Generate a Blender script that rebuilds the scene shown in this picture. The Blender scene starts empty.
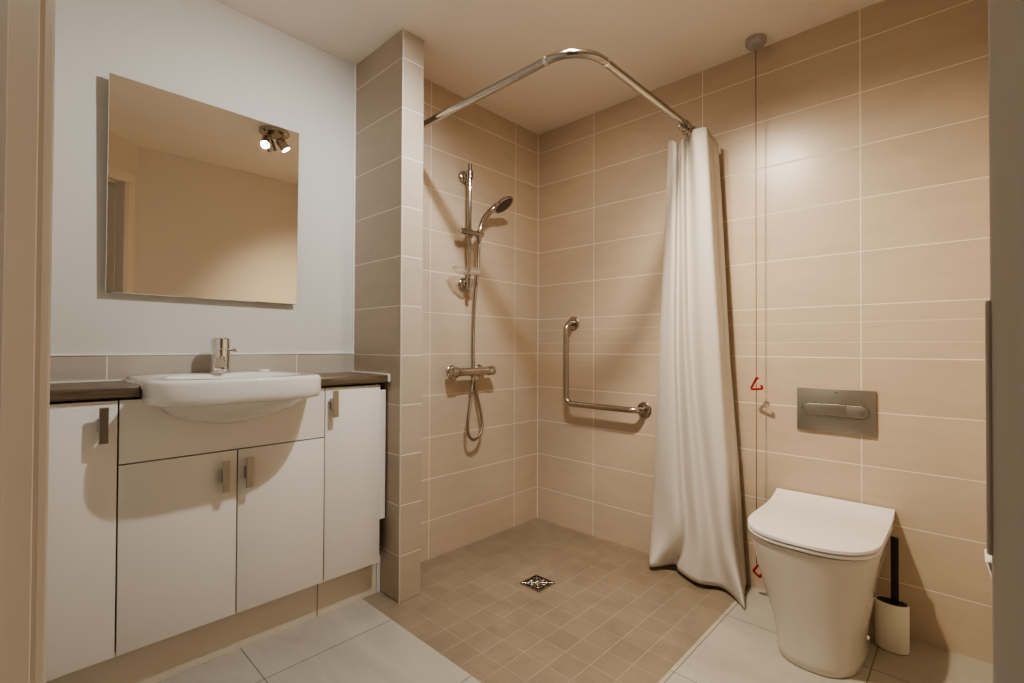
import bpy, bmesh, math, random
from mathutils import Vector, Matrix
random.seed(7)
PI = math.pi
scn = bpy.context.scene
col = scn.collection

# ------------------------------------------------------------------ object helpers
def link(name, bm, mat, parent=None, smooth=False, angle=None):
    me = bpy.data.meshes.new(name)
    bmesh.ops.recalc_face_normals(bm, faces=bm.faces[:])
    bm.to_mesh(me); bm.free()
    o = bpy.data.objects.new(name, me); col.objects.link(o)
    for m in (mat if isinstance(mat, (list, tuple)) else [mat]):
        me.materials.append(m)
    if smooth:
        for p in me.polygons: p.use_smooth = True
        if angle is not None:
            sharp_by_angle(me, angle)
    if parent:
        o.parent = parent
        o.matrix_parent_inverse = Matrix.Translation(-parent.location)
        # parents are never rotated when their parts are linked
    return o

def sharp_by_angle(me, ang):
    bm = bmesh.new(); bm.from_mesh(me)
    for e in bm.edges:
        if len(e.link_faces) == 2:
            e.smooth = e.calc_face_angle(0) < ang
    bm.to_mesh(me); bm.free()

def thing(name, label, cat, loc=(0, 0, 0), group=None):
    o = bpy.data.objects.new(name, None); col.objects.link(o)
    o.empty_display_size = .05
    o.location = loc
    o['label'] = label; o['category'] = cat
    if group: o['group'] = group
    return o

def tag(o, label, cat, group=None):
    o['label'] = label; o['category'] = cat
    if group: o['group'] = group
    return o

def structure(o):
    o['kind'] = 'structure'
    return o

def struct_empty(name, loc=(0, 0, 0)):
    o = bpy.data.objects.new(name, None); col.objects.link(o)
    o.location = loc; o.empty_display_size = .05
    o['kind'] = 'structure'
    return o

# ------------------------------------------------------------------ shape helpers
def box(bm, lo, hi, bevel=0., seg=2):
    m = Matrix.Translation([(a + b) / 2 for a, b in zip(lo, hi)]) @ Matrix.Diagonal([abs(b - a) for a, b in zip(lo, hi)] + [1])
    r = bmesh.ops.create_cube(bm, size=1, matrix=m)
    if bevel:
        es = list({e for v in r['verts'] for e in v.link_edges})
        bmesh.ops.bevel(bm, geom=es, offset=bevel, segments=seg, profile=.5, affect='EDGES')

def bx(lo, hi, bevel=0., seg=2):
    bm = bmesh.new(); box(bm, lo, hi, bevel, seg); return bm

def frame_of(d):
    d = Vector(d).normalized()
    a = Vector((0, 0, 1)) if abs(d.z) < .9 else Vector((1, 0, 0))
    x = d.cross(a).normalized(); y = x.cross(d).normalized()
    return x, y, d

def lathe(bm, p0, d, prof, n=32):
    """revolve [(distance along d, radius), ...] round the axis p0 + t*d"""
    p0 = Vector(p0); x, y, d = frame_of(d)
    rings = []
    for t, r in prof:
        if r < 1e-6:
            rings.append([bm.verts.new(p0 + d * t)])
        else:
            rings.append([bm.verts.new(p0 + d * t + x * (r * math.cos(2 * PI * k / n)) + y * (r * math.sin(2 * PI * k / n))) for k in range(n)])
    for a, b in zip(rings, rings[1:]):
        for k in range(n):
            l = (k + 1) % n
            if len(a) == 1 and len(b) == 1: continue
            if len(a) == 1: bm.faces.new((a[0], b[k], b[l]))
            elif len(b) == 1: bm.faces.new((a[k], a[l], b[0]))
            else: bm.faces.new((a[k], a[l], b[l], b[k]))

def rod(bm, p0, p1, r, n=24, b=.0):
    p0, p1 = Vector(p0), Vector(p1); L = (p1 - p0).length
    b = b or r * .12
    lathe(bm, p0, p1 - p0, [(0, 0), (0, r - b), (b, r), (L - b, r), (L, r - b), (L, 0)], n)

def catmull(pts, per=8):
    P = [Vector(p) for p in pts]
    out = []
    for i in range(len(P) - 1):
        a = P[i - 1] if i else P[0] * 2 - P[1]
        b, c = P[i], P[i + 1]
        d = P[i + 2] if i + 2 < len(P) else P[-1] * 2 - P[-2]
        for k in range(per):
            t = k / per
            out.append(.5 * ((2 * b) + (c - a) * t + (2 * a - 5 * b + 4 * c - d) * t * t + (3 * b - a - 3 * c + d) * t ** 3))
    out.append(P[-1])
    return out

def fillet(pts, rad, seg=10):
    """polyline with its inner corners rounded"""
    P = [Vector(p) for p in pts]; out = [P[0]]
    for i in range(1, len(P) - 1):
        a = (P[i - 1] - P[i]).normalized(); b = (P[i + 1] - P[i]).normalized()
        ang = a.angle(b); t = rad / math.tan(ang / 2)
        c = P[i] + (a + b).normalized() * (rad / math.sin(ang / 2))
        s = P[i] + a * t - c; e = P[i] + b * t - c
        tot = s.angle(e); ax = s.cross(e).normalized()
        for k in range(seg + 1):
            out.append(c + Matrix.Rotation(tot * k / seg, 3, ax) @ s)
    out.append(P[-1]); return out

def tube(bm, path, r, n=16, cap=True):
    P = [Vector(p) for p in path]
    rr = r if callable(r) else (lambda t: r)
    x = None; rings = []
    for i, p in enumerate(P):
        d = (P[min(i + 1, len(P) - 1)] - P[max(i - 1, 0)]).normalized()
        if x is None: x = frame_of(d)[0]
        x = (x - d * x.dot(d)).normalized(); y = d.cross(x)
        R = rr(i / (len(P) - 1))
        rings.append([bm.verts.new(p + x * (R * math.cos(2 * PI * k / n)) + y * (R * math.sin(2 * PI * k / n))) for k in range(n)])
    for a, b in zip(rings, rings[1:]):
        for k in range(n):
            l = (k + 1) % n
            bm.faces.new((a[k], a[l], b[l], b[k]))
    if cap:
        bm.faces.new(rings[0][::-1]); bm.faces.new(rings[-1])

def loft(bm, rings, cap0=True, cap1=True, closed=True):
    V = [[bm.verts.new(p) for p in r] for r in rings]
    n = len(V[0])
    for a, b in zip(V, V[1:]):
        for k in range(n if closed else n - 1):
            l = (k + 1) % n
            bm.faces.new((a[k], a[l], b[l], b[k]))
    if cap0: bm.faces.new(V[0][::-1])
    if cap1: bm.faces.new(V[-1])
    return V

def torus(bm, c, axis, R, r, n=32, m=10):
    x, y, d = frame_of(axis); c = Vector(c)
    V = []
    for i in range(n):
        a = 2 * PI * i / n; u = x * math.cos(a) + y * math.sin(a)
        V.append([bm.verts.new(c + u * (R + r * math.cos(2 * PI * k / m)) + d * (r * math.sin(2 * PI * k / m))) for k in range(m)])
    for i in range(n):
        j = (i + 1) % n
        for k in range(m):
            l = (k + 1) % m
            bm.faces.new((V[i][k], V[j][k], V[j][l], V[i][l]))

# ------------------------------------------------------------------ materials
def new_mat(name):
    m = bpy.data.materials.new(name); m.use_nodes = True
    nt = m.node_tree; b = nt.nodes['Principled BSDF']
    return m, nt, b

def N(nt, t, **kw):
    n = nt.nodes.new(t)
    for k, v in kw.items(): setattr(n, k, v)
    return n

def plain(name, c, rough=.5, metal=0., var=.0, vscale=8., bump=0., bscale=60., coat=0., spec=None):
    m, nt, b = new_mat(name)
    b.inputs['Base Color'].default_value = (*c, 1)
    b.inputs['Roughness'].default_value = rough; b.inputs['Metallic'].default_value = metal
    if coat: b.inputs['Coat Weight'].default_value = coat
    if spec is not None: b.inputs['Specular IOR Level'].default_value = spec
    tc = N(nt, 'ShaderNodeTexCoord')
    if var:
        no = N(nt, 'ShaderNodeTexNoise'); no.inputs['Scale'].default_value = vscale; no.inputs['Detail'].default_value = 4
        mx = N(nt, 'ShaderNodeMix', data_type='RGBA')
        mx.inputs[6].default_value = (*[v * (1 - var) for v in c], 1); mx.inputs[7].default_value = (*[min(1, v * (1 + var)) for v in c], 1)
        nt.links.new(tc.outputs['Object'], no.inputs['Vector']); nt.links.new(no.outputs['Fac'], mx.inputs[0])
        nt.links.new(mx.outputs[2], b.inputs['Base Color'])
    if bump:
        nb = N(nt, 'ShaderNodeTexNoise'); nb.inputs['Scale'].default_value = bscale; nb.inputs['Detail'].default_value = 3
        bp = N(nt, 'ShaderNodeBump'); bp.inputs['Strength'].default_value = bump; bp.inputs['Distance'].default_value = .002
        nt.links.new(tc.outputs['Object'], nb.inputs['Vector']); nt.links.new(nb.outputs['Fac'], bp.inputs['Height'])
        nt.links.new(bp.outputs['Normal'], b.inputs['Normal'])
    return m

def tiles(name, c1, c2, grout, axes, origin, size, mortar=.0018, rough=.30, mottle=.065, decor=None, bump=.35, streak=(2., 2., 9.), gsm=.2):
    """stack-bonded tiles laid out on two world axes, with soft stone-like mottling"""
    m, nt, b = new_mat(name); L = nt.links.new
    tc = N(nt, 'ShaderNodeTexCoord'); sep = N(nt, 'ShaderNodeSeparateXYZ'); L(tc.outputs['Object'], sep.inputs[0])
    cmb = N(nt, 'ShaderNodeCombineXYZ')
    for i, (ax, o) in enumerate(zip(axes, origin)):
        s = N(nt, 'ShaderNodeMath', operation='SUBTRACT'); s.inputs[1].default_value = o
        L(sep.outputs['XYZ'.index(ax)], s.inputs[0]); L(s.outputs[0], cmb.inputs[i])
    br = N(nt, 'ShaderNodeTexBrick'); br.offset = 0.; br.squash = 1.
    L(cmb.outputs[0], br.inputs['Vector'])
    for k, v in (('Scale', 1.), ('Mortar Size', mortar), ('Mortar Smooth', gsm), ('Bias', 0.), ('Brick Width', size[0]), ('Row Height', size[1])):
        br.inputs[k].default_value = v
    br.inputs['Color1'].default_value = (*c1, 1); br.inputs['Color2'].default_value = (*c2, 1); br.inputs['Mortar'].default_value = (*grout, 1)
    # mottling
    mp = N(nt, 'ShaderNodeMapping'); mp.inputs['Scale'].default_value = streak
    L(tc.outputs['Object'], mp.inputs[0])
    no = N(nt, 'ShaderNodeTexNoise'); no.inputs['Scale'].default_value = 2.2; no.inputs['Detail'].default_value = 8; no.inputs['Roughness'].default_value = .62; no.inputs['Distortion'].default_value = .8
    L(mp.outputs[0], no.inputs['Vector'])
    rp = N(nt, 'ShaderNodeMapRange'); rp.inputs[1].default_value = .3; rp.inputs[2].default_value = .7; rp.inputs[3].default_value = 1 - mottle; rp.inputs[4].default_value = 1 + mottle * .6
    L(no.outputs['Fac'], rp.inputs[0])
    mul = N(nt, 'ShaderNodeMix', data_type='RGBA', blend_type='MULTIPLY'); mul.inputs[0].default_value = 1
    L(br.outputs['Color'], mul.inputs[6]); L(rp.outputs[0], mul.inputs[7])
    out = mul.outputs[2]; hgt = br.outputs['Fac']
    if decor:
        for z in decor:
            c = N(nt, 'ShaderNodeMath', operation='COMPARE'); c.inputs[1].default_value = z; c.inputs[2].default_value = .0014
            L(sep.outputs[2], c.inputs[0])
            sc_ = N(nt, 'ShaderNodeMath', operation='MULTIPLY'); sc_.inputs[1].default_value = .45; L(c.outputs[0], sc_.inputs[0])
            mx = N(nt, 'ShaderNodeMix', data_type='RGBA'); mx.inputs[7].default_value = (*grout, 1)
            L(sc_.outputs[0], mx.inputs[0]); L(out, mx.inputs[6]); out = mx.outputs[2]
    L(out, b.inputs['Base Color'])
    rr = N(nt, 'ShaderNodeMapRange'); rr.inputs[3].default_value = rough; rr.inputs[4].default_value = .8
    L(hgt, rr.inputs[0]); L(rr.outputs[0], b.inputs['Roughness'])
    bp = N(nt, 'ShaderNodeBump', invert=True); bp.inputs['Strength'].default_value = bump; bp.inputs['Distance'].default_value = .0015
    L(hgt, bp.inputs['Height']); L(bp.outputs['Normal'], b.inputs['Normal'])
    return m

TILE1 = (.555, .455, .350); TILE2 = (.585, .48, .372); GROUT = (.88, .79, .67)
TW, TH, TZ = .6015, .2016, -.0150
m_tile_right = tiles('beige_wall_tile_right', TILE1, TILE2, GROUT, 'YZ', (-.4005 - 10 * TW, TZ - TH), (TW, TH), decor=(1.1295, 1.0525), streak=(2, 2, 7))
m_tile_back = tiles('beige_wall_tile_back', TILE1, TILE2, GROUT, 'XZ', (-.2040 - 10 * TW, TZ - TH), (TW, TH), streak=(2, 2, 7))
m_tile_stub = tiles('shaded_beige_tile_stub', (.47, .395, .31), (.50, .42, .33), GROUT, 'YZ', (-5.94, TZ - TH), (6.1, TH), streak=(2, 2, 7))  # same tile as the walls, darkened: the stub's shade is in the colour
m_tile_splash = tiles('beige_splash_tile', (.46, .41, .345), (.49, .435, .365), GROUT, 'XZ', (-1.389 - 6.11, .7975), (.611, TH), streak=(2, 2, 7))  # greyer copy of the wall tile, cool spot light put into the colour
m_mosaic = tiles('brown_mosaic_floor', (.255, .200, .143), (.282, .221, .158), (.36, .295, .22), 'XY', (-.014 - 40 * .1, -.016 - 40 * .099), (.1, .099), mortar=.0016, rough=.45, mottle=.16, streak=(2.5, 2.5, 2.5))
m_floor = tiles('pale_floor_tile', (.43, .40, .345), (.455, .425, .365), (.17, .15, .125), 'XY', (-.301 - 10 * .455, -.318 - 10 * .45), (.455, .45), mortar=.0017, rough=.4, mottle=.14, streak=(3, 1.2, 2))

m_paint = plain('offwhite_wall_paint', (.61, .585, .535), .75, var=.015, vscale=3, bump=.08, bscale=90)
m_paint_tan = plain('magnolia_wall_paint', (.72, .65, .55), .75, var=.015, vscale=3, bump=.08, bscale=90)
m_ceil = plain('ceiling_paint', (.84, .77, .69), .85, var=.01, vscale=2)
m_corr = plain('corridor_paint', (.55, .49, .41), .8)
m_corr_floor = plain('corridor_carpet', (.25, .21, .17), .95, var=.1, vscale=60)
m_jamb = plain('shaded_gloss_woodwork', (.66, .60, .53), .5)  # woodwork paint darkened, shade on the jamb put into the colour
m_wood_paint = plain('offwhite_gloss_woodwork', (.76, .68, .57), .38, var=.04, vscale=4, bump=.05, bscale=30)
m_gloss = plain('white_gloss_door', (.80, .765, .72), .12, var=.01, vscale=2)
m_carcass = plain('shaded_carcass', (.22, .20, .18), .5)  # greyed so the door gaps look dark, their shade put into the colour
m_gap = plain('dark_shadow_gap', (.03, .026, .022), .8)
m_plinth = plain('cream_plinth', (.70, .635, .54), .35)
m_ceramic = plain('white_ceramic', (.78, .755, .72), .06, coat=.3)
m_pan = plain('shaded_pan_ceramic', (.66, .61, .545), .06, coat=.3)  # basin ceramic darkened, shade on the pan put into the colour
m_seat = plain('white_seat_plastic', (.84, .81, .79), .16)
m_chrome = plain('polished_chrome', (.82, .80, .78), .07, 1.)
m_chrome_d = plain('dull_chrome', (.50, .465, .42), .13, 1.)
m_steel = plain('satin_steel', (.47, .42, .36), .26, 1., var=.05, vscale=40)
m_handle = plain('brushed_nickel', (.46, .425, .385), .28, 1., var=.06, vscale=60)
m_plate = plain('satin_grey_plate', (.36, .325, .285), .36, .85)
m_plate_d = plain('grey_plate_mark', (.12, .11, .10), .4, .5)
m_white_pl = plain('white_plastic', (.80, .78, .74), .4)
m_grey_pl = plain('pale_grey_plastic', (.40, .36, .36), .5)
m_sealant = plain('white_sealant', (.82, .79, .74), .4)
m_red = plain('red_plastic', (.33, .012, .016), .3)
m_cord = plain('brown_red_cord', (.20, .085, .05), .7)
m_black = plain('black_plastic', (.012, .011, .010), .45)
m_hose = None
m_dark = plain('dark_hole', (.015, .012, .01), .8)
m_paper = plain('white_paper', (.88, .87, .84), .85)
m_mirror = plain('mirror_silver', (.95, .92, .86), .004, 1.)
m_mirror_edge = plain('mirror_edge_glass', (.45, .46, .40), .08)

# ribbed hose
m_hose, nt, b = new_mat('ribbed_metal_hose')
b.inputs['Base Color'].default_value = (.36, .31, .26, 1); b.inputs['Metallic'].default_value = 1; b.inputs['Roughness'].default_value = .3
tc = N(nt, 'ShaderNodeTexCoord'); wv = N(nt, 'ShaderNodeTexWave', bands_direction='Z'); wv.inputs['Scale'].default_value = 90
bp = N(nt, 'ShaderNodeBump'); bp.inputs['Strength'].default_value = .5; bp.inputs['Distance'].default_value = .001
nt.links.new(tc.outputs['Object'], wv.inputs['Vector']); nt.links.new(wv.outputs['Fac'], bp.inputs['Height']); nt.links.new(bp.outputs['Normal'], b.inputs['Normal'])

# wood worktop
m_wood, nt, b = new_mat('dark_walnut_laminate')
tc = N(nt, 'ShaderNodeTexCoord'); mp = N(nt, 'ShaderNodeMapping'); mp.inputs['Scale'].default_value = (1.2, 16, 16)
no = N(nt, 'ShaderNodeTexNoise'); no.inputs['Scale'].default_value = 3.5; no.inputs['Detail'].default_value = 8; no.inputs['Distortion'].default_value = 1.2
cr = N(nt, 'ShaderNodeValToRGB')
cr.color_ramp.elements[0].position = .32; cr.color_ramp.elements[0].color = (.080, .054, .034, 1)
cr.color_ramp.elements[1].position = .70; cr.color_ramp.elements[1].color = (.185, .135, .09, 1)
for a, c in ((tc.outputs['Object'], mp.inputs[0]), (mp.outputs[0], no.inputs['Vector']), (no.outputs['Fac'], cr.inputs[0]), (cr.outputs[0], b.inputs['Base Color'])): nt.links.new(a, c)
b.inputs['Roughness'].default_value = .32

# translucent curtain cloth
m_cloth, nt, b = new_mat('white_curtain_cloth')
b.inputs['Base Color'].default_value = (.80, .76, .71, 1); b.inputs['Roughness'].default_value = .62
tc = N(nt, 'ShaderNodeTexCoord'); no = N(nt, 'ShaderNodeTexNoise'); no.inputs['Scale'].default_value = 14; no.inputs['Detail'].default_value = 5
mpc = N(nt, 'ShaderNodeMapping'); mpc.inputs['Scale'].default_value = (1.6, 1.6, .35); nt.links.new(tc.outputs['Object'], mpc.inputs[0])
bp = N(nt, 'ShaderNodeBump'); bp.inputs['Strength'].default_value = .28; bp.inputs['Distance'].default_value = .012
nt.links.new(mpc.outputs[0], no.inputs['Vector']); nt.links.new(no.outputs['Fac'], bp.inputs['Height']); nt.links.new(bp.outputs['Normal'], b.inputs['Normal'])
tr = N(nt, 'ShaderNodeBsdfTranslucent'); tr.inputs['Color'].default_value = (.80, .74, .67, 1)
ms = N(nt, 'ShaderNodeMixShader'); ms.inputs[0].default_value = .16
nt.links.new(b.outputs[0], ms.inputs[1]); nt.links.new(tr.outputs[0], ms.inputs[2]); nt.links.new(ms.outputs[0], nt.nodes['Material Output'].inputs['Surface'])

# clear plastic of the soap dish
m_clear, nt, b = new_mat('clear_plastic')
b.inputs['Base Color'].default_value = (.9, .86, .8, 1); b.inputs['Roughness'].default_value = .12
tp0 = N(nt, 'ShaderNodeBsdfTransparent'); tp0.inputs[0].default_value = (.95, .93, .90, 1)
lw0 = N(nt, 'ShaderNodeLayerWeight'); lw0.inputs[0].default_value = .25
ms = N(nt, 'ShaderNodeMixShader'); nt.links.new(lw0.outputs['Facing'], ms.inputs[0])
nt.links.new(tp0.outputs[0], ms.inputs[1]); nt.links.new(b.outputs[0], ms.inputs[2]); nt.links.new(ms.outputs[0], nt.nodes['Material Output'].inputs['Surface'])

def emit(name, c, s):
    m, nt, b = new_mat(name)
    b.inputs['Base Color'].default_value = (*c, 1); b.inputs['Emission Color'].default_value = (*c, 1); b.inputs['Emission Strength'].default_value = s
    return m
m_lens = emit('lit_spot_lens', (1., .88, .70), 60.)

# ------------------------------------------------------------------ the room
H = 2.32
SX0, SX1, SY = -1.1306, -1.0244, -.2397      # tiled stub wall
YW = .1423                                    # painted wall behind the basin
XL = -2.33                                    # side wall
YF = -2.03                                    # front wall
T = .1

def quad_floor():
    bm = bmesh.new()
    mx, my = -1.214, -1.204
    def q(x0, y0, x1, y1, mi):
        f = bm.faces.new([bm.verts.new(p) for p in ((x0, y0, 0), (x1, y0, 0), (x1, y1, 0), (x0, y1, 0))]); f.material_index = mi
    q(mx, my, 0, YW, 1)
    q(XL - .2, my, mx, YW, 0)
    q(XL - .2, YF - .1, 0, my, 0)
    return bm
structure(link('floor', quad_floor(), [m_floor, m_mosaic]))
structure(link('ceiling', bx((XL - .2, YF - .1, H), (T, YW + T, H + .06)), m_ceil))
structure(link('wall_right', bx((0, YF - T, 0), (T, T, H)), m_tile_right))
structure(link('wall_back', bx((SX1, 0, 0), (0, YW + T, H)), m_tile_back))
structure(link('wall_left', bx((XL - T, YW, 0), (SX1, YW + T, H)), m_paint))
structure(link('wall_stub', bx((SX0, SY, 0), (SX1, YW, H), .002, 1), m_tile_stub))
structure(link('wall_side', bx((XL - T, -1.29, 0), (XL, YW, H)), m_paint))
structure(link('wall_front', bx((-1.66, YF - T, 0), (0, YF, H)), m_paint_tan))

# splash tiles above the worktop, finished with a white trim bead
structure(link('trim_1', bx((XL, YW - .009, .908), (SX0, YW, .995)), m_tile_splash))
structure(link('trim_2', bx((XL, YW - .012, .995), (SX0, YW, 1.000), .001, 1), m_sealant))
structure(link('trim_3', bx((SX0 - .0006, SY - .0006, 0), (SX0 + .005, SY + .005, H)), plain('tile_edge_trim', (.60, .53, .45), .4)))
structure(link('trim_5', bx((-.0030, -.0030, 0), (0, 0, H)), plain('corner_grout', GROUT, .7)))
structure(link('trim_4', bx((SX0 - .006, YW - .006, 0.915), (SX0, YW, H)), m_sealant))

# diagonal wall with the doorway the photograph is taken through.
# local frame: n points into the room, r to the right
DC = Vector((-2.2371, -1.9088, 0)); S2 = math.sqrt(.5)
dn = Vector((S2, S2, 0)); dr = Vector((S2, -S2, 0))
def D(a, r, z): return DC + dn * a + dr * r + Vector((0, 0, z))
def dbox(bm, a0, a1, r0, r1, z0, z1, bevel=0., seg=2):
    b2 = bmesh.new(); box(b2, (a0, r0, z0), (a1, r1, z1), bevel, seg)
    for v in b2.verts: v.co = D(v.co.x, v.co.y, v.co.z)
    me = bpy.data.meshes.new('tmp'); b2.to_mesh(me); b2.free(); bm.from_mesh(me); bpy.data.meshes.remove(me)
def db(*a, **k):
    bm = bmesh.new(); dbox(bm, *a, **k); return bm
RL, RR, DH = -.3360, .3930, 2.03
bm = bmesh.new()
dbox(bm, .262, .362, RL - .23, RL - .03, 0, H); dbox(bm, .262, .362, RR + .03, RR + .17, 0, H); dbox(bm, .262, .362, RL - .03, RR + .03, DH + .03, H)
structure(link('wall_corner', bm, m_paint_tan))
door = struct_empty('door_1', D(.31, 0, 0))
link('lining', db(.200, .3615, RL - .03, RL, 0, DH, bevel=.003), m_wood_paint, door)
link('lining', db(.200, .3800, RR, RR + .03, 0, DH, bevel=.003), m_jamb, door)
link('lining', db(.200, .3615, RL - .03, RR + .03, DH, DH + .03), m_wood_paint, door)
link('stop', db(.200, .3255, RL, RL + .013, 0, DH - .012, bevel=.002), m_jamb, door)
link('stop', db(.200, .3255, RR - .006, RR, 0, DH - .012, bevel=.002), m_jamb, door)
link('stop', db(.200, .3255, RL, RR, DH - .013, DH, bevel=.002), m_wood_paint, door)
link('architrave', db(.362, .380, RL - .070, RL - .004, 0, DH + .004, bevel=.006, seg=3), m_wood_paint, door)
link('architrave', db(.362, .380, RR + .031, RR + .090, 0, DH + .004, bevel=.006, seg=3), m_wood_paint, door)
link('architrave', db(.362, .380, RL - .070, RR + .090, DH + .004, DH + .070, bevel=.006, seg=3), m_wood_paint, door)
bm = db(.3775, .3818, RR - .0020, RR + .002, .864, 1.068, bevel=.0022, seg=3)
link('strike_plate', bm, m_jamb, door)

# corridor behind the camera, closed so that the mirror and the doorway see a real place
bm = bmesh.new()
dbox(bm, -1.75, -1.65, -1.3, 1.3, -.0, H); dbox(bm, -1.65, .262, -1.4, -1.3, 0, H); dbox(bm, -1.65, .262, 1.3, 1.4, 0, H)
dbox(bm, .20, .262, -1.3, RL - .03, 0, H); dbox(bm, .20, .262, RR + .03, 1.3, 0, H); dbox(bm, .20, .262, RL - .03, RR + .03, DH + .03, H)
structure(link('wall_corridor', bm, m_corr))
structure(link('floor_corridor', db(-1.75, .30, -1.4, 1.4, -.03, -.004), m_corr_floor))
structure(link('ceiling_corridor', db(-1.75, .262, -1.4, 1.4, H, H + .05), m_ceil))

# ------------------------------------------------------------------ vanity run
YD = -.152            # face of the doors
DT = .018
def pull(parent, xc, zt, side, L=.099):
    bm = bmesh.new()
    box(bm, (xc - .0105, YD - .030, zt - L), (xc + .0105, YD - .024, zt), .0012, 2)
    box(bm, (xc - .0105 if side < 0 else xc - .006, YD - .025, zt - .070), (xc + .006 if side < 0 else xc + .0105, YD, zt - .030), .001, 1)
    return link('handle', bm, m_handle, parent)
def door_leaf(parent, x0, x1, z0, z1, name='door'):
    return link(name, bx((x0 + .002, YD, z0), (x1 - .002, YD + DT, z1), .0012, 2), m_gloss, parent, True, .6)
Z0, ZT = .150, .8725
def carcass(parent, x0, x1):
    bm = bmesh.new()
    box(bm, (x0, YD + DT + .004, Z0 + .004), (x0 + .016, YW - .012, ZT + .004)); box(bm, (x1 - .016, YD + DT + .004, Z0 + .004), (x1, YW - .012, ZT + .004))
    box(bm, (x0 + .016, YD + DT + .004, Z0 + .004), (x1 - .016, YW - .012, Z0 + .02)); box(bm, (x0 + .016, YW - .022, Z0 + .02), (x1 - .016, YW - .012, .60))
    link('carcass', bm, m_carcass, parent)
x0, x1, x2, x3, x4 = -2.318, -2.0065, -1.6975, -1.4015, -1.1655
c = thing('base_cabinet', 'tall single-door white gloss cabinet left of the basin, partly cut off by the door jamb', 'cabinet', ((x0 + x1) / 2, 0, Z0))
carcass(c, x0, x1); d = door_leaf(c, x0, x1, Z0, ZT); pull(d, -2.0415, .857, -1)
c = thing('base_cabinet', 'wide white gloss cabinet under the basin with plain fascia and two doors', 'cabinet', ((x1 + x3) / 2, 0, Z0))
carcass(c, x1 + .0005, x3 - .0005)
# the fascia is notched round the projecting bowl
bm = bmesh.new(); out = [(x1 + .002, .6905), (x3 - .002, .6905), (x3 - .002, ZT)]
out += [(-1.7075 + .205 * math.cos(PI * k / 24), ZT - .0005 - .072 * math.sin(PI * k / 24)) for k in range(25)] + [(x1 + .002, ZT)]
loft(bm, [[Vector((x, y, z)) for x, z in out] for y in (YD, YD + DT)])
link('fascia_panel', bm, m_gloss, c)
d = door_leaf(c, x1, x2, Z0, .6865); pull(d, -1.7385, .660, 1)
d = door_leaf(c, x2, x3, Z0, .6865); pull(d, -1.6680, .661, -1)
c = thing('base_cabinet', 'narrow single-door white gloss cabinet between the basin and the tiled stub wall', 'cabinet', ((x3 + x4) / 2, 0, Z0))
carcass(c, x3, x4); d = door_leaf(c, x3, x4, Z0, ZT); pull(d, -1.3725, .862, -1)
o = link('filler_strip', bx((-1.1645, YD + .007, .320), (-1.1375, YD + .025, .850), .001, 1), m_gloss)
tag(o, 'slim white filler strip filling the gap beside the narrow cabinet door', 'filler strip')
for a, bb, lab in ((x0, -1.402, 'long cream plinth board under the left and basin cabinets'), (-1.399, -1.150, 'short cream plinth board under the narrow right cabinet')):
    o = link('plinth_board', bx((a, -.100, 0), (bb, -.084, Z0 + .002), .001, 1), m_plinth); tag(o, lab, 'plinth', 'plinth boards under the cabinets')
o = link('plinth_end', bx((-1.149, -.104, 0), (-1.132, -.084, Z0 + .002), .001, 1), m_gloss)
tag(o, 'narrow white upright strip closing the plinth end at the tiled stub wall', 'plinth strip')

# worktop: one board with a cut-out for the semi-recessed basin
BX, HW, BYF = -1.7075, .2475, -.326
wz0, wz1 = .880, .9125
WR = SX0 - .012
for a, bb, lab in ((x0 - .008, BX - HW - .003, 'dark walnut worktop left of the basin, running behind the door jamb'), (BX + HW + .003, WR, 'short dark walnut worktop right of the basin, ending at the tiled stub wall')):
    w = thing('worktop', lab, 'worktop', ((a + bb) / 2, 0, wz0), 'walnut worktops beside the basin')
    link('board', bx((a, -.166, wz0), (bb, YW - .0125, wz1), .006, 3), m_wood, w, True, .7)
    if bb < BX:
        link('sealant_bead', bx((a, YW - .0145, wz1 - .001), (bb - .004, YW - .0095, wz1 + .004)), m_sealant, w)
        link('sealant_bead', bx((bb - .0005, -.166, wz1 - .010), (bb + .0025, YW - .015, wz1 + .002)), m_sealant, w)
    else:
        link('sealant_bead', bx((WR + .0002, -.168, wz0 + .004), (SX0 - .0005, YW - .010, wz1 + .003), .001, 1), m_sealant, w)

# ------------------------------------------------------------------ basin
def superD(cx, yb, yf, hw, a, n, k=40, back_r=.02):
    """D-shaped outline: straight back at yb, straight sides, super-elliptic front reaching yf"""
    pts = []
    ys = yf + a
    for i in range(k + 1):
        t = PI * i / k
        cxx, s = math.cos(t), math.sin(t)
        x = math.copysign(abs(cxx) ** (2 / n), cxx) * hw; y = -(abs(s) ** (2 / n)) * a
        pts.append((cx + x, ys + y))
    # right-to-left along the front so far; close round the back
    pts.append((cx - hw, ys + (yb - ys) * .5)); pts.append((cx - hw, yb - back_r)); pts.append((cx - hw + back_r, yb))
    for i in range(1, 8): pts.append((cx - hw + back_r + (2 * hw - 2 * back_r) * i / 8, yb))
    pts.append((cx + hw - back_r, yb)); pts.append((cx + hw, yb - back_r)); pts.append((cx + hw, ys + (yb - ys) * .5))
    return pts
def ring(z, ins, zf=None, yb=YW - .013, n=3.9):
    return [Vector((x, y, z)) for x, y in superD(BX, yb, BYF + ins, HW - ins, .16 - ins * .4, n)]
basin = thing('wash_basin', 'white ceramic semi-recessed wash basin projecting from the walnut worktop', 'basin', (BX, -.1, .80))
bm = bmesh.new()
outer = [ring(.740, .185, n=2.2, yb=.06), ring(.760, .140, n=2.3, yb=.07), ring(.785, .095, n=2.5, yb=.09), ring(.815, .060, n=2.8, yb=.10), ring(.845, .042, n=3.), ring(.8545, .036, n=3.2), ring(.8555, .014), ring(.858, .006), ring(.864, .002), ring(.880, 0), ring(.917, 0), ring(.925, .002), ring(.9292, .006), ring(.9305, .012)]
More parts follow.
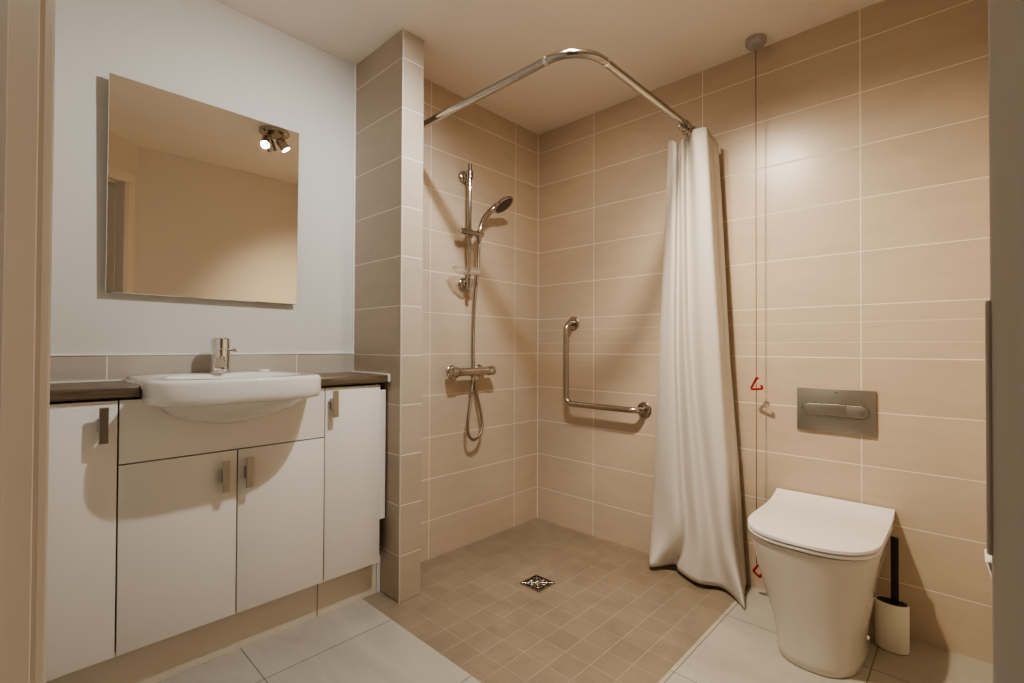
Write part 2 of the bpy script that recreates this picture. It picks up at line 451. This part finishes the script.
outer[0:2] = [ring(.800, .15, n=2.3, yb=.06)] if False else outer[0:2]
def inner(z, rx, ry, cy):
    cx = BX; o = []
    for p in ring(.93, .012):
        a = math.atan2((p.y - cy) / ry, (p.x - cx) / rx); o.append(Vector((cx + rx * math.cos(a), cy + ry * math.sin(a), z)))
    return o
levels = outer + [inner(.9300, .205, .140, -.135), inner(.927, .199, .135, -.135), inner(.90, .185, .125, -.135), inner(.86, .155, .10, -.13), inner(.835, .10, .07, -.12), inner(.830, .02, .02, -.11)]
# lower outline is lifted so that the bowl bottom reads as in the photo
def lift(rings):
    for r in rings:
        for p in r:
            if p.z < .845: p.z = .845 - (.845 - p.z) * .70
lift(levels[:5])
loft(bm, levels)
link('bowl', bm, m_ceramic, basin, True, .7)
bm = bmesh.new(); lathe(bm, (-1.535, .085, .9302), (0, 0, 1), [(0, 0), (0, .020), (.004, .020), (.008, .017), (.010, 0)], 28)
link('tap_hole_cover', bm, m_ceramic, basin, True, .6)
bm = bmesh.new(); lathe(bm, (BX, -.11, .8302), (0, 0, 1), [(0, 0), (0, .028), (.003, .030), (.005, .026), (.005, 0)], 28)
link('waste', bm, m_chrome, basin, True, .6)

# mixer tap
TX, TYY = -1.692, .060
tp = thing('mixer_tap', 'chrome single-lever mixer tap standing on the white basin deck', 'tap', (TX, TYY, .9305))
bm = bmesh.new(); lathe(bm, (TX, TYY, .9305), (0, 0, 1), [(0, 0), (0, .0345), (.004, .0345), (.006, .0300), (.084, .0300), (.086, .028), (.087, 0)], 32)
link('body', bm, m_chrome, tp, True, .5)
bm = bmesh.new(); sdv = Vector((-.30, -1, 0)).normalized(); sx_ = Vector((-sdv.y, sdv.x, 0)); pr = []
for t, w_, h_, dz in ((.012, .0150, .024, .972), (.034, .0175, .023, .969), (.050, .0200, .020, .964), (.070, .0205, .0115, .955), (.080, .0195, .0065, .950), (.082, .0165, .004, .949)):
    pr.append([Vector((TX, TYY, dz)) + sdv * t + sx_ * (w_ * math.copysign(abs(math.cos(a)) ** .5, math.cos(a))) + Vector((0, 0, h_ * math.copysign(abs(math.sin(a)) ** .5, math.sin(a)))) for a in [2 * PI * k / 28 for k in range(28)]])
loft(bm, pr)
link('spout', bm, m_chrome, tp, True, .6)
p_ = Vector((TX, TYY, .944)) + sdv * .062
bm = bmesh.new(); rod(bm, p_, p_ - Vector((0, 0, .009)), .0105); link('aerator', bm, m_chrome, tp, True, .6)
bm = bmesh.new(); lathe(bm, (TX, TYY, 1.0185), (0, 0, 1), [(0, 0), (0, .0285), (.002, .0310), (.034, .0310), (.038, .028), (.039, 0)], 32)
link('lever_cap', bm, m_chrome, tp, True, .5)
bm = bmesh.new(); rod(bm, (TX + .022, TYY - .004, 1.010), (TX + .042, TYY - .008, 1.010), .0065); lathe(bm, (TX + .036, TYY - .008, 1.010), (1, -.15, 0), [(0, 0), (0, .011), (.010, .011), (.012, .009), (.012, 0)], 24)
link('lever', bm, m_chrome, tp, True, .6)

# ------------------------------------------------------------------ mirror (leans a little out at the top)
mr = thing('wall_mirror', 'frameless rectangular mirror on the painted wall above the basin', 'mirror', (-1.703, YW, 1.20))
MX0, MX1, MZ0, MZ1 = -2.0085, -1.3985, 1.2005, 1.9095
def lean(bm, k):
    for v in bm.verts: v.co.y -= (v.co.z - MZ0) * k
LEAN = math.tan(math.radians(1.0))
bm = bx((MX0, YW - .0255, MZ0), (MX1, YW - .0205, MZ1), .0015, 1); lean(bm, LEAN)
link('silvered_glass', bm, m_mirror, mr)
bm = bx((MX0 + .0004, YW - .0200, MZ0 + .0004), (MX1 - .0004, YW - .0185, MZ1 - .0004)); lean(bm, LEAN)
link('backing_sheet', bm, m_mirror_edge, mr)
link('fixing_batten', bx((MX0 + .08, YW - .0185, MZ0 + .03), (MX1 - .08, YW - .0005, MZ0 + .06)), m_mirror_edge, mr)
link('fixing_batten', bx((MX0 + .08, YW - .0285, MZ1 - .06), (MX1 - .08, YW - .0005, MZ1 - .03)), m_mirror_edge, mr)

# ------------------------------------------------------------------ ceiling spotlight
LX, LY = -1.090, -1.022
sp = thing('ceiling_spotlight', 'three-headed chrome spotlight on a round plate under the ceiling', 'spotlight', (LX, LY, H))
bm = bmesh.new(); lathe(bm, (LX, LY, H - .0005), (0, 0, -1), [(0, 0), (0, .085), (.018, .085), (.024, .079), (.025, 0)], 48)
link('ceiling_plate', bm, m_chrome_d, sp, True, .6)
LIGHTS = []
for ang, tgt in ((math.radians(185), (-1.75, .05, .65)), (math.radians(25), (-.15, -.45, .75)), (math.radians(262), (-.08, -1.57, .40))):
    base = Vector((LX + .046 * math.cos(ang), LY + .046 * math.sin(ang), H - .024))
    piv = base + Vector((0, 0, -.050))
    d = (Vector(tgt) - piv).normalized()
    hd = bmesh.new()
    lathe(hd, piv - d * .035, d, [(0, 0), (0, .016), (.008, .024), (.020, .0275), (.075, .0275), (.0765, .0262), (.073, .0245), (.073, 0)], 32)
    ho = link('spot_head', hd, m_chrome_d, sp, True, .6)
    bm = bmesh.new(); rod(bm, base + Vector((0, 0, .004)), piv, .007); link('bracket', bm, m_chrome_d, ho, True, .6)
    bm = bmesh.new(); lathe(bm, piv + d * .0385, d, [(0, 0), (0, .0240), (.001, .0235), (.0015, 0)], 28)
    link('lens', bm, m_lens, ho, True, .6)
    LIGHTS.append((piv + d * .050, d))

# ------------------------------------------------------------------ shower
rx, ry = -.603, -.055
rl = thing('shower_riser_rail', 'chrome upright riser rail with slider on the tiled back wall', 'shower rail', (rx, 0, 1.30))
bm = bmesh.new(); rod(bm, (rx, ry, 1.300), (rx, ry, 1.960), .0105); link('rail', bm, m_chrome_d, rl, True, .6)
for z in (1.905, 1.352):
    bm = bmesh.new()
    lathe(bm, (rx, -.0005, z), (0, -1, 0), [(0, 0), (0, .031), (.012, .031), (.016, .027), (.020, .017), (.040, .017), (.040, 0)], 32)
    rod(bm, (rx, ry, z - .022), (rx, ry, z + .022), .0175)
    link('wall_bracket', bm, m_chrome_d, rl, True, .6)
bm = bmesh.new(); zs = 1.605
rod(bm, (rx, ry, zs - .022), (rx, ry, zs + .022), .0165)
rod(bm, (rx - .080, ry - .020, zs), (rx + .070, ry - .020, zs), .0140)
lathe(bm, (rx + .050, ry - .018, zs - .022), (.1, 0, 1), [(0, 0), (0, .012), (.04, .0165), (.04, 0)], 24)
link('slider', bm, m_chrome_d, rl, True, .6)
bm = bmesh.new()
def dish(z, a, bb, cx=rx - .045, cy=ry - .035): return [Vector((cx + a * math.cos(2 * PI * k / 40), cy + bb * math.sin(2 * PI * k / 40), z)) for k in range(40)]
loft(bm, [dish(1.392, .050, .034), dish(1.394, .066, .044), dish(1.418, .088, .056), dish(1.4185, .0855, .054), dish(1.397, .063, .042), dish(1.396, .048, .032)])
sd = link('soap_dish', bm, m_clear, rl, True, .7); sd['label'] = 'clear plastic soap dish clipped to the lower bracket'
hs = thing('hand_shower', 'chrome hand shower with round spray head leaning in the rail slider', 'shower head', (rx + .064, ry - .014, 1.59))
hp = catmull([(rx + .050, ry - .018, 1.570), (rx + .056, ry - .018, 1.630), (rx + .080, ry - .020, 1.690), (rx + .122, ry - .028, 1.740), (rx + .150, ry - .045, 1.770)], 6)
bm = bmesh.new(); tube(bm, hp, lambda t: .0115 + .006 * t, 20)
link('grip', bm, m_chrome_d, hs, True, .7)
bm = bmesh.new()
hc = Vector((-.428, -.122, 1.779)); hd_ = Vector((.262, -.528, -.80)).normalized()
lathe(bm, hc, hd_, [(-.022, 0), (-.020, .022), (-.010, .050), (.000, .060), (.008, .061), (.011, .058), (.011, .053), (.009, .051), (.009, 0)], 36)
link('spray_head', bm, m_chrome_d, hs, True, .6)
bm = bmesh.new(); lathe(bm, hc + hd_ * .0092, hd_, [(0, 0), (0, .050), (.002, .049), (.0025, 0)], 36)
link('spray_face', bm, m_plate_d, hs, True, .6)

vx0, vx1, vz, vy = -.728, -.432, .903, -.060
va = thing('shower_valve', 'chrome thermostatic bar shower valve on the tiled back wall', 'shower valve', ((vx0 + vx1) / 2, 0, vz))
bm = bmesh.new(); rod(bm, (vx0 + .045, vy, vz), (vx1 - .045, vy, vz), .0205)
rod(bm, ((vx0 + vx1) / 2 - .0, vy, vz - .018), ((vx0 + vx1) / 2, vy, vz - .036), .011)
link('bar', bm, m_chrome_d, va, True, .6)
for s, xa in ((1, vx0 + .046), (-1, vx1 - .046)):
    bm = bmesh.new()
    R = .0270 if s > 0 else .0235
    lathe(bm, (xa, vy, vz), (-s, 0, 0), [(0, 0), (0, R - .002), (.003, R), (.042, R), (.046, R - .004), (.046, R - .010), (.043, R - .012), (.043, 0)], 32)
    rod(bm, (xa - s * .020, vy, vz + R - .003), (xa - s * .036, vy, vz + R - .003), .006)
    link('knob', bm, m_chrome_d, va, True, .6)
for xx in (vx0 + .035, vx1 - .072):
    bm = bmesh.new(); lathe(bm, (xx + .02, -.0005, vz), (0, -1, 0), [(0, 0), (0, .032), (.005, .032), (.012, .024), (.050, .018), (.050, 0)], 32)
    link('wall_flange', bm, m_chrome_d, va, True, .6)
vm = (vx0 + vx1) / 2
hz = [(rx + .050, ry - .018, 1.574), (rx + .050, ry - .016, 1.52), (rx + .050, ry - .010, 1.42), (rx + .052, ry + .012, 1.28), (rx + .057, ry + .030, 1.10), (rx + .062, ry + .034, .93), (rx + .072, ry + .030, .82), (rx + .098, ry + .020, .70), (rx + .106, ry + .012, .62), (rx + .090, ry + .010, .572), (rx + .040, ry + .004, .552), (rx - .002, ry - .002, .585), (rx - .008, ry - .006, .66), (rx + .010, ry - .006, .76), (vm, vy, .865)]
bm = bmesh.new(); tube(bm, catmull(hz, 10), .0075, 14)
rod(bm, (vm, vy, .868), (vm, vy, .842), .0100)
tag(link('shower_hose', bm, m_hose, None, True, .8), 'ribbed metal shower hose looping below the bar valve', 'hose')

# L-shaped grab bar
gx = -.072
gb = thing('grab_bar', 'L-shaped satin steel grab bar on the tiled right wall beside the curtain', 'grab bar', (0, -.45, .716))
path = fillet([(-.004, -.268, 1.165), (gx, -.268, 1.165), (gx, -.268, .716), (gx, -.708, .716), (-.004, -.708, .716)], .045, 10)
bm = bmesh.new(); tube(bm, path, .0155, 20); link('bar', bm, m_steel, gb, True, .8)
for y, z in ((-.268, 1.165), (-.708, .716)):
    bm = bmesh.new(); lathe(bm, (-.0005, y, z), (-1, 0, 0), [(0, 0), (0, .039), (.005, .039), (.009, .035), (.010, .016), (.010, 0)], 36)
    fo = link('wall_flange', bm, m_steel, gb, True, .6)
    for k in range(3):
        a = PI / 2 + 2 * PI * k / 3
        bm = bmesh.new(); lathe(bm, (-.0085, y + .026 * math.cos(a), z + .026 * math.sin(a)), (-1, 0, 0), [(0, 0), (0, .0055), (.002, .0045), (.0025, 0)], 16)
        link('screw', bm, m_chrome_d, fo, True, .6)

# curtain rail
RZ, RXX, RYY = 2.000, -.975, -1.008
cr_ = thing('curtain_rail', 'bent chrome shower curtain rail between the back and right tiled walls', 'curtain rail', (RXX, RYY, RZ))
bm = bmesh.new(); tube(bm, fillet([(RXX, -.004, RZ), (RXX, RYY, RZ), (-.004, RYY, RZ)], .135, 16), .0145, 20)
link('rail', bm, m_chrome_d, cr_, True, .8)
for a, bb in (((RXX, RYY + .150, RZ), (RXX, RYY + .136, RZ)), ((RXX + .136, RYY, RZ), (RXX + .150, RYY, RZ))):
    bm = bmesh.new(); rod(bm, a, bb, .0158); link('joint_collar', bm, m_chrome, cr_, True, .6)
for p, d in (((RXX, -.0005, RZ), (0, -1, 0)), ((-.0005, RYY, RZ), (-1, 0, 0))):
    bm = bmesh.new(); lathe(bm, p, d, [(0, 0), (0, .032), (.006, .032), (.012, .024), (.030, .020), (.030, 0)], 32)
    link('wall_flange', bm, m_chrome_d, cr_, True, .6)

# curtain, gathered at the wall end of the rail
ROWS = [
(1.955, [(-0.03, -0.857), (-0.08, -0.87), (-0.135, -0.914), (-0.16, -0.947), (-0.132, -0.948), (-0.18, -0.988), (-0.15, -0.995), (-0.195, -1.046), (-0.185, -1.092), (-0.115, -1.085), (-0.09, -1.093), (-0.03, -1.084)]),
(1.5, [(-0.03, -0.837), (-0.08, -0.851), (-0.135, -0.9), (-0.16, -0.938), (-0.132, -0.944), (-0.18, -0.989), (-0.15, -1.001), (-0.195, -1.06), (-0.185, -1.117), (-0.115, -1.109), (-0.09, -1.117), (-0.03, -1.108)]),
(1.0, [(-0.03, -0.811), (-0.08, -0.826), (-0.135, -0.883), (-0.16, -0.932), (-0.132, -0.944), (-0.18, -0.997), (-0.15, -1.018), (-0.195, -1.083), (-0.185, -1.145), (-0.115, -1.138), (-0.09, -1.145), (-0.03, -1.135)]),
(0.5, [(-0.03, -0.791), (-0.08, -0.806), (-0.135, -0.878), (-0.16, -0.944), (-0.132, -0.967), (-0.18, -1.034), (-0.15, -1.07), (-0.195, -1.135), (-0.185, -1.177), (-0.115, -1.172), (-0.09, -1.18), (-0.03, -1.173)]),
(0.2, [(-0.03, -0.778), (-0.08, -0.793), (-0.135, -0.877), (-0.16, -0.955), (-0.132, -0.987), (-0.18, -1.063), (-0.15, -1.11), (-0.195, -1.175), (-0.185, -1.207), (-0.115, -1.196), (-0.09, -1.2), (-0.03, -1.189)]),
(0.02, [(-0.03, -0.770), (-0.12, -0.798), (-0.170, -0.835), (-0.075, -0.900), (-0.120, -0.942), (-0.170, -1.05), (-0.135, -1.14), (-0.19, -1.225), (-0.215, -1.258), (-0.115, -1.221), (-0.09, -1.217), (-0.03, -1.201)]),
]
TOPZ = [2.000, 1.996, 1.978, 1.950, 1.944, 1.950, 1.958, 1.966, 1.966, 1.958, 1.950, 1.942]
BOTZ = [.030, .030, .022, .022, .020, .022, .018, .010, .006, .014, .03, .03]
bm = bmesh.new()
colsm = []
for z, pts in ROWS:
    colsm.append(catmull([(x, y, 0) for x, y in pts], 9))
nc = len(colsm[0])
tz = catmull([(0, 0, v) for v in TOPZ], 9); bz = catmull([(0, 0, v) for v in BOTZ], 9)
zs_in = [r[0] for r in ROWS]
grid = []
for j in range(nc):
    ctrl = [Vector((colsm[i][j].x, colsm[i][j].y, zs_in[i])) for i in range(len(ROWS))]
    ctrl[0].z = tz[j].z; ctrl[-1].z = bz[j].z
    line = catmull(ctrl, 9)
    # fine gathers that fade towards the hem
    out = []
    for p in line:
        f = max(0, (p.z - .2) / 1.8)
        w_ = .0022 * f * math.sin(j * .62) + .002 * math.sin(j * .30 + p.z * 4.0)
        out.append(p + Vector((-w_, 0, 0)))
    grid.append([bm.verts.new(p) for p in out])
for a, bb in zip(grid, grid[1:]):
    for k in range(len(a) - 1):
        bm.faces.new((a[k], bb[k], bb[k + 1], a[k + 1]))
cu = link('shower_curtain', bm, m_cloth, None, True)
sol = cu.modifiers.new('thickness', 'SOLIDIFY'); sol.thickness = .0012; sol.offset = 0
tag(cu, 'white cloth shower curtain gathered at the wall end of the rail', 'curtain')
hk = None
for i, (x, j) in enumerate(((-.215, 18), (-.185, 27), (-.140, 45), (-.095, 60))):
    y = RYY
    if hk is None:
        bm = bmesh.new(); torus(bm, (0, 0, -.010), (1, 0, 0), .0235, .0018, 32, 8)
        box(bm, (-.003, -.006, -.050), (.003, .006, -.036), .001, 1)
        hk = link('curtain_ring', bm, m_chrome_d, None, True, .7)
        r_ = hk
    else:
        r_ = hk.copy(); col.objects.link(r_)
    r_.location = (x, y, RZ); r_.rotation_euler = (0, 0, math.radians(random.uniform(-12, 12)))
    tag(r_, 'small chrome curtain ring threaded on the rail at the bunched curtain top', 'curtain ring', 'curtain rings on the shower rail')

# floor drain
fd = thing('floor_drain', 'square patterned metal drain set in the brown mosaic shower floor', 'drain', (-.619, -.531, 0))
cx, cy, hh = -.619, -.531, .0555
bm = bmesh.new(); box(bm, (cx - hh, cy - hh, .0002), (cx + hh, cy + hh, .0012)); link('dark_well', bm, m_dark, fd)
bm = bmesh.new(); g = .006
for lo, hi in (((-hh, -hh), (hh, -hh + g)), ((-hh, hh - g), (hh, hh)), ((-hh, -hh + g), (-hh + g, hh - g)), ((hh - g, -hh + g), (hh, hh - g))):
    box(bm, (cx + lo[0], cy + lo[1], .0012), (cx + hi[0], cy + hi[1], .0036))
link('drain_frame', bm, m_steel, fd)
bm = bmesh.new()
# scrolled grate: four spirals round a boss, with diagonal ribs
for q in range(4):
    a0 = PI / 4 + q * PI / 2
    c0 = Vector((cx + .026 * math.cos(a0), cy + .026 * math.sin(a0), .0028))
    pts = [c0 + Vector((math.cos(a0 + t * .5), math.sin(a0 + t * .5), 0)) * (.003 + .0012 * t) for t in range(14)]
    tube(bm, pts, .0022, 8)
    torus(bm, c0, (0, 0, 1), .0185, .0022, 24, 8)
for k in range(4):
    a0 = k * PI / 4; L_ = hh - g if k % 2 == 0 else (hh - g) * 1.38
    tube(bm, [(cx - L_ * math.cos(a0), cy - L_ * math.sin(a0), .0026), (cx + L_ * math.cos(a0), cy + L_ * math.sin(a0), .0026)], .0022, 8)
lathe(bm, (cx, cy, .0015), (0, 0, 1), [(0, 0), (0, .009), (.0025, .008), (.003, 0)], 20)
link('grate', bm, m_steel, fd, True, .8)

# ------------------------------------------------------------------ emergency pull cord
px_, py_ = -.080, -1.258
pc = thing('emergency_pull_cord', 'long red emergency pull cord hanging from the ceiling near the right wall', 'pull cord', (px_, py_, H))
bm = bmesh.new(); lathe(bm, (px_, py_, H - .0005), (0, 0, -1), [(0, 0), (0, .040), (.020, .039), (.030, .033), (.034, .014), (.044, .009), (.046, 0)], 40)
link('ceiling_cap', bm, m_grey_pl, pc, True, .7)
bm = bmesh.new(); tube(bm, [(px_, py_, H - .044), (px_, py_, 1.5), (px_, py_, .8), (px_, py_, .115)], .0016, 10)
link('cord', bm, m_cord, pc, True)
for zc, ro in ((.880, .35), (.112, -.1)):
    bm = bmesh.new()
    dx_, dy_ = math.cos(PI / 2 + ro) * 1., math.sin(PI / 2 + ro)
    def tp_(u, v): return Vector((px_ + dx_ * u, py_ - abs(dy_) * (u), zc + v))
    tri = [tp_(.004, .030), tp_(-.026, -.024), tp_(.030, -.018)]
    if zc < .5: tri = [tp_(.012, .030), tp_(-.012, -.006), tp_(.016, -.030)]
    pth = fillet([tri[0] * .80 + tri[2] * .20, tri[0], tri[1], tri[2], tri[0] * .30 + tri[2] * .70], .004, 5)
    tube(bm, pth, .0046, 10)
    link('pull_handle', bm, m_red, pc, True, .8)

# ------------------------------------------------------------------ flush plate
fp = thing('flush_plate', 'satin grey dual flush plate on the tiled wall above the toilet', 'flush plate', (0, -1.5205, .787))
bm = bx((-.0115, -1.6500, .7025), (-.0005, -1.3915, .8710), .0015, 2); link('plate', bm, m_plate, fp, True, .6)
def capsule(y0, y1, z0, z1, x, r0=True, r1=True, n=12):
    r = (z1 - z0) / 2; zc = (z0 + z1) / 2; P = []
    if r1:
        P += [Vector((x, y1 - r + r * math.sin(t), zc + r * math.cos(t))) for t in [PI * k / n for k in range(n + 1)]]
    else: P += [Vector((x, y1, z1)), Vector((x, y1, z0))]
    if r0:
        P += [Vector((x, y0 + r - r * math.sin(t), zc - r * math.cos(t))) for t in [PI * k / n for k in range(n + 1)]]
    else: P += [Vector((x, y0, z0)), Vector((x, y0, z1))]
    return P
def shrink(P, k, dx):
    c_ = sum(P, Vector()) / len(P)
    return [Vector((dx, p.y + (k if p.y < c_.y else -k), p.z + (k if p.z < c_.z else -k))) for p in P]
bm = bmesh.new()
big = capsule(-1.6310, -1.4080, .7630, .8160, -.0118)
loft(bm, [big, [Vector((-.0150, p.y, p.z)) for p in big], shrink(big, .0035, -.0150), shrink(big, .0042, -.0128)], True, True)
link('button_rim', bm, m_steel, fp, True, .6)
for y0, y1, a, bb in ((-1.5560, -1.4130, False, True), (-1.6260, -1.5585, True, False)):
    bm = bmesh.new(); cp = capsule(y0, y1, .7680, .8110, -.0126, a, bb)
    loft(bm, [cp, [Vector((-.0146, p.y, p.z)) for p in cp], shrink(cp, .0012, -.0152)]); link('flush_button', bm, m_plate, fp, True, .6)
bm = bx((-.0121, -1.5300, .8560), (-.0113, -1.5205, .8590)); link('maker_mark', bm, m_plate_d, fp)

# ------------------------------------------------------------------ toilet
TY = -1.509
def dshape(front, hw, z, back=.004, yc=TY, a=.205, n=2.6, k=36, bw=1.):
    pts = []; xs = front - a
    for i in range(k + 1):
        t = PI * i / k; c_, s = math.cos(t), math.sin(t)
        y = math.copysign(abs(c_) ** (2 / n), c_) * hw; x = xs + abs(s) ** (2 / n) * a
        pts.append(Vector((-x, yc + y, z)))
    wb = lambda t: hw * (bw + (1 - bw) * t * t * (3 - 2 * t))
    for t in (.8, .6, .4, .2): pts.append(Vector((-(back + (xs - back) * t), yc - wb(t), z)))
    pts += [Vector((-back, yc - wb(0), z)), Vector((-back, yc, z)), Vector((-back, yc + wb(0), z))]
    for t in (.2, .4, .6, .8): pts.append(Vector((-(back + (xs - back) * t), yc + wb(t), z)))
    return pts
tl = thing('toilet', 'white back-to-wall toilet with closed lid against the tiled right wall', 'toilet', (-.25, TY, 0))
bm = bmesh.new()
lv = [(.000, .454, .122, -1.526), (.004, .458, .126, -1.526), (.030, .460, .127, -1.526), (.070, .460, .128, -1.524), (.12, .464, .136, -1.521), (.20, .474, .155, -1.516), (.28, .487, .172, -1.512), (.34, .496, .183, -1.510), (.368, .501, .188, TY), (.381, .502, .189, TY), (.386, .499, .186, TY), (.3865, .47, .15, TY)]
loft(bm, [dshape(f_, h_, z_, yc=y_, bw=.84 + .16 * min(1, max(0, (z_ - .16) / .2))) for z_, f_, h_, y_ in lv])
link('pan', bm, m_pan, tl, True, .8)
bm = bmesh.new()
loft(bm, [dshape(.490, .1740, .3922, .075), dshape(.508, .1925, .3924, .075), dshape(.510, .1935, .3945, .075), dshape(.510, .1935, .4005, .075), dshape(.508, .1915, .4022, .075), dshape(.486, .171, .4026, .075)])
link('seat', bm, m_seat, tl, True, .8)
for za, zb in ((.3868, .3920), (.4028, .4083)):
    bm = bmesh.new(); loft(bm, [dshape(.496, .1800, za, .075), dshape(.496, .1800, zb, .075)]); link('gap_shade', bm, m_plate_d, tl, True, .8)  # dark infill above and below the seat, standing for shade in the gaps
# lid: flat, swept up at the hinge end
bm = bmesh.new()
def lid_z(x): 
    t = max(0., (.15 - x) / .15); return .030 * t * t
rows = []
ds = [.006, .015, .03, .05, .075, .10, .13, .16, .20, .25, .30] + [.305 + .207 * math.sin(PI / 2 * k / 14) for k in range(1, 15)]
def lw(d_):
    if d_ <= .30: return .1945
    t = min(1, (d_ - .30) / .2125); return .1945 * max(0.0, 1 - t ** 2.6) ** (1 / 2.6)
cj = [-1, -.985, -.93, -.75, -.5, -.25, 0, .25, .5, .75, .93, .985, 1]
def lid_surface(off, ins):
    V = []
    for d_ in ds:
        w_ = max(lw(d_) - ins, .012)
        V.append([bm.verts.new((-min(d_, .512 - ins), TY + w_ * c_, .4085 + off + lid_z(d_))) for c_ in cj])
    return V
top = lid_surface(.0105, .0015); mid = lid_surface(.0085, 0); bot = lid_surface(0, .0005)
def skin(V, flip):
    for a, bb in zip(V, V[1:]):
        for k in range(len(cj) - 1):
            bm.faces.new((a[k], a[k + 1], bb[k + 1], bb[k]))
skin(top, 0); skin(bot, 1)
def border(V): return [r[0] for r in V] + V[-1][1:-1] + [r[-1] for r in reversed(V)] + V[0][1:-1][::-1]
for A, B in ((top, mid), (mid, bot)):
    a, bb = border(A), border(B)
    for v in V if False else []: pass
    n_ = len(a)
    for k in range(n_):
        l = (k + 1) % n_; bm.faces.new((a[k], a[l], bb[l], bb[k]))
for v in [v for v in bm.verts if not v.link_faces]: bm.verts.remove(v)
# remove the unused inner vertices of the middle ring
link('lid', bm, m_seat, tl, True, .9)
bm = bmesh.new(); box(bm, (-.070, TY - .1800, .390), (-.004, TY + .1800, .4095), .006, 3); box(bm, (-.026, TY - .194, .410), (-.003, TY + .194, .434), .004, 3)
link('hinge_block', bm, m_ceramic, tl, True, .6)
bm = bmesh.new(); lathe(bm, (-.235, -1.5245 - .1262, .062), (0, -1, 0), [(0, 0), (0, .011), (.005, .010), (.007, 0)], 20)
link('fixing_cap', bm, m_chrome, tl, True, .6)

# toilet brush in its holder
bxx, byy = -.124, -1.704
def oval(z, a, bb): return [Vector((bxx + a * math.cos(2 * PI * k / 48), byy + bb * math.sin(2 * PI * k / 48), z)) for k in range(48)]
bm = bmesh.new()
loft(bm, [oval(.0, .026, .042), oval(.003, .030, .046), oval(.02, .0325, .0470), oval(.158, .0335, .0475), oval(.162, .0325, .0465), oval(.162, .0300, .0440), oval(.154, .0295, .0435)])
o = link('toilet_brush_holder', bm, plain('cream_ceramic', (.80, .75, .66), .3), None, True, .7)
tag(o, 'oval white toilet brush holder on the floor beside the toilet', 'brush holder')
tb = thing('toilet_brush', 'black toilet brush standing upright in the oval white holder', 'toilet brush', (bxx, byy, .02))
bm = bmesh.new(); loft(bm, [oval(.1560, .0285, .0425), oval(.1605, .0290, .0430), oval(.1615, .0270, .041)]); link('collar', bm, m_black, tb, True, .7)
bm = bmesh.new(); box(bm, (bxx - .006, byy - .0195, .150), (bxx + .006, byy + .0025, .384), .003, 3); link('grip', bm, m_black, tb, True, .6)

# roll holder on the front wall, mostly hidden behind the right-hand door jamb
ph = thing('toilet_roll_holder', 'white wall-mounted toilet roll holder, only its edge showing beside the right door jamb', 'toilet roll holder', (-.42, YF, .36))
bm = bmesh.new(); lathe(bm, (-.470, YF + .042, .440), (1, 0, 0), [(0, .02), (0, .037), (.1, .037), (.1, .02), (0, .02)], 40)
link('paper_roll', bm, m_paper, ph, True, .6)
bm = bmesh.new(); box(bm, (-.49, YF, .425), (-.478, YF + .060, .455), .003, 2); rod(bm, (-.48, YF + .042, .440), (-.365, YF + .042, .440), .012)
link('bracket', bm, m_white_pl, ph, True, .6)
bm = bmesh.new()
loft(bm, [[Vector((x, YF + a, z)) for a, z in ((.0, .492), (.080, .486), (.100, .478), (.086, .430), (.083, .430), (.095, .476), (.080, .482), (.0, .488))] for x in (-.474, -.366)])
link('cover_flap', bm, m_white_pl, ph, True, .5)

# ------------------------------------------------------------------ lights
def spot(name, loc, d, energy, color, size=165, radius=.012, blend=.85):
    l = bpy.data.lights.new(name, 'SPOT'); l.energy = energy; l.color = color; l.spot_size = math.radians(size); l.spot_blend = blend if size > 120 else 1.; l.shadow_soft_size = radius
    o = bpy.data.objects.new(name, l); col.objects.link(o); o.location = loc
    o.rotation_euler = Vector(d).to_track_quat('-Z', 'Y').to_euler(); return o
LAMPS = ((76., (.95, .97, .985), 140), (32., (1., .88, .74), 128), (138., (1., .87, .68), 109))
for (loc, d), (e, c_, z_) in zip(LIGHTS, LAMPS): spot('spot_lamp', loc, d, e, c_, z_, .016 if z_ == 140 else .025)
cl = bpy.data.lights.new('corridor_fill', 'POINT'); cl.energy = 3.5; cl.color = (1., .84, .66); cl.shadow_soft_size = .12  # unseen fill light added behind the camera, shining through the doorway
o = bpy.data.objects.new('corridor_fill', cl); col.objects.link(o); o.location = D(-.8, 0, 2.1)
wd = bpy.data.worlds.new('world'); scn.world = wd; wd.use_nodes = True
wd.node_tree.nodes['Background'].inputs[0].default_value = (.9, .8, .68, 1); wd.node_tree.nodes['Background'].inputs[1].default_value = .05

# ------------------------------------------------------------------ camera
cam = bpy.data.cameras.new('camera'); cam.sensor_width = 36; cam.lens = 484.755 / 1024 * 36; cam.clip_start = .02
co = bpy.data.objects.new('camera', cam); col.objects.link(co)
yaw, pit, rol = 0.7597, 0.0113, 0.0043
F = Vector((math.cos(yaw) * math.cos(pit), math.sin(yaw) * math.cos(pit), math.sin(pit)))
R0 = Vector((math.sin(yaw), -math.cos(yaw), 0)); U0 = R0.cross(F)
R1 = R0 * math.cos(rol) + U0 * math.sin(rol); U1 = U0 * math.cos(rol) - R0 * math.sin(rol)
M = Matrix((R1, U1, -F)).transposed().to_4x4(); M.translation = Vector((-2.2371, -1.9088, 1.0289))
co.matrix_world = M
scn.camera = co
scn.cycles.max_bounces = 12; scn.cycles.diffuse_bounces = 8; scn.cycles.glossy_bounces = 6
scn.cycles.sample_clamp_indirect = 6
scn.view_settings.view_transform = 'AgX'
scn.view_settings.look = 'AgX - Medium High Contrast'
scn.view_settings.exposure = -.30
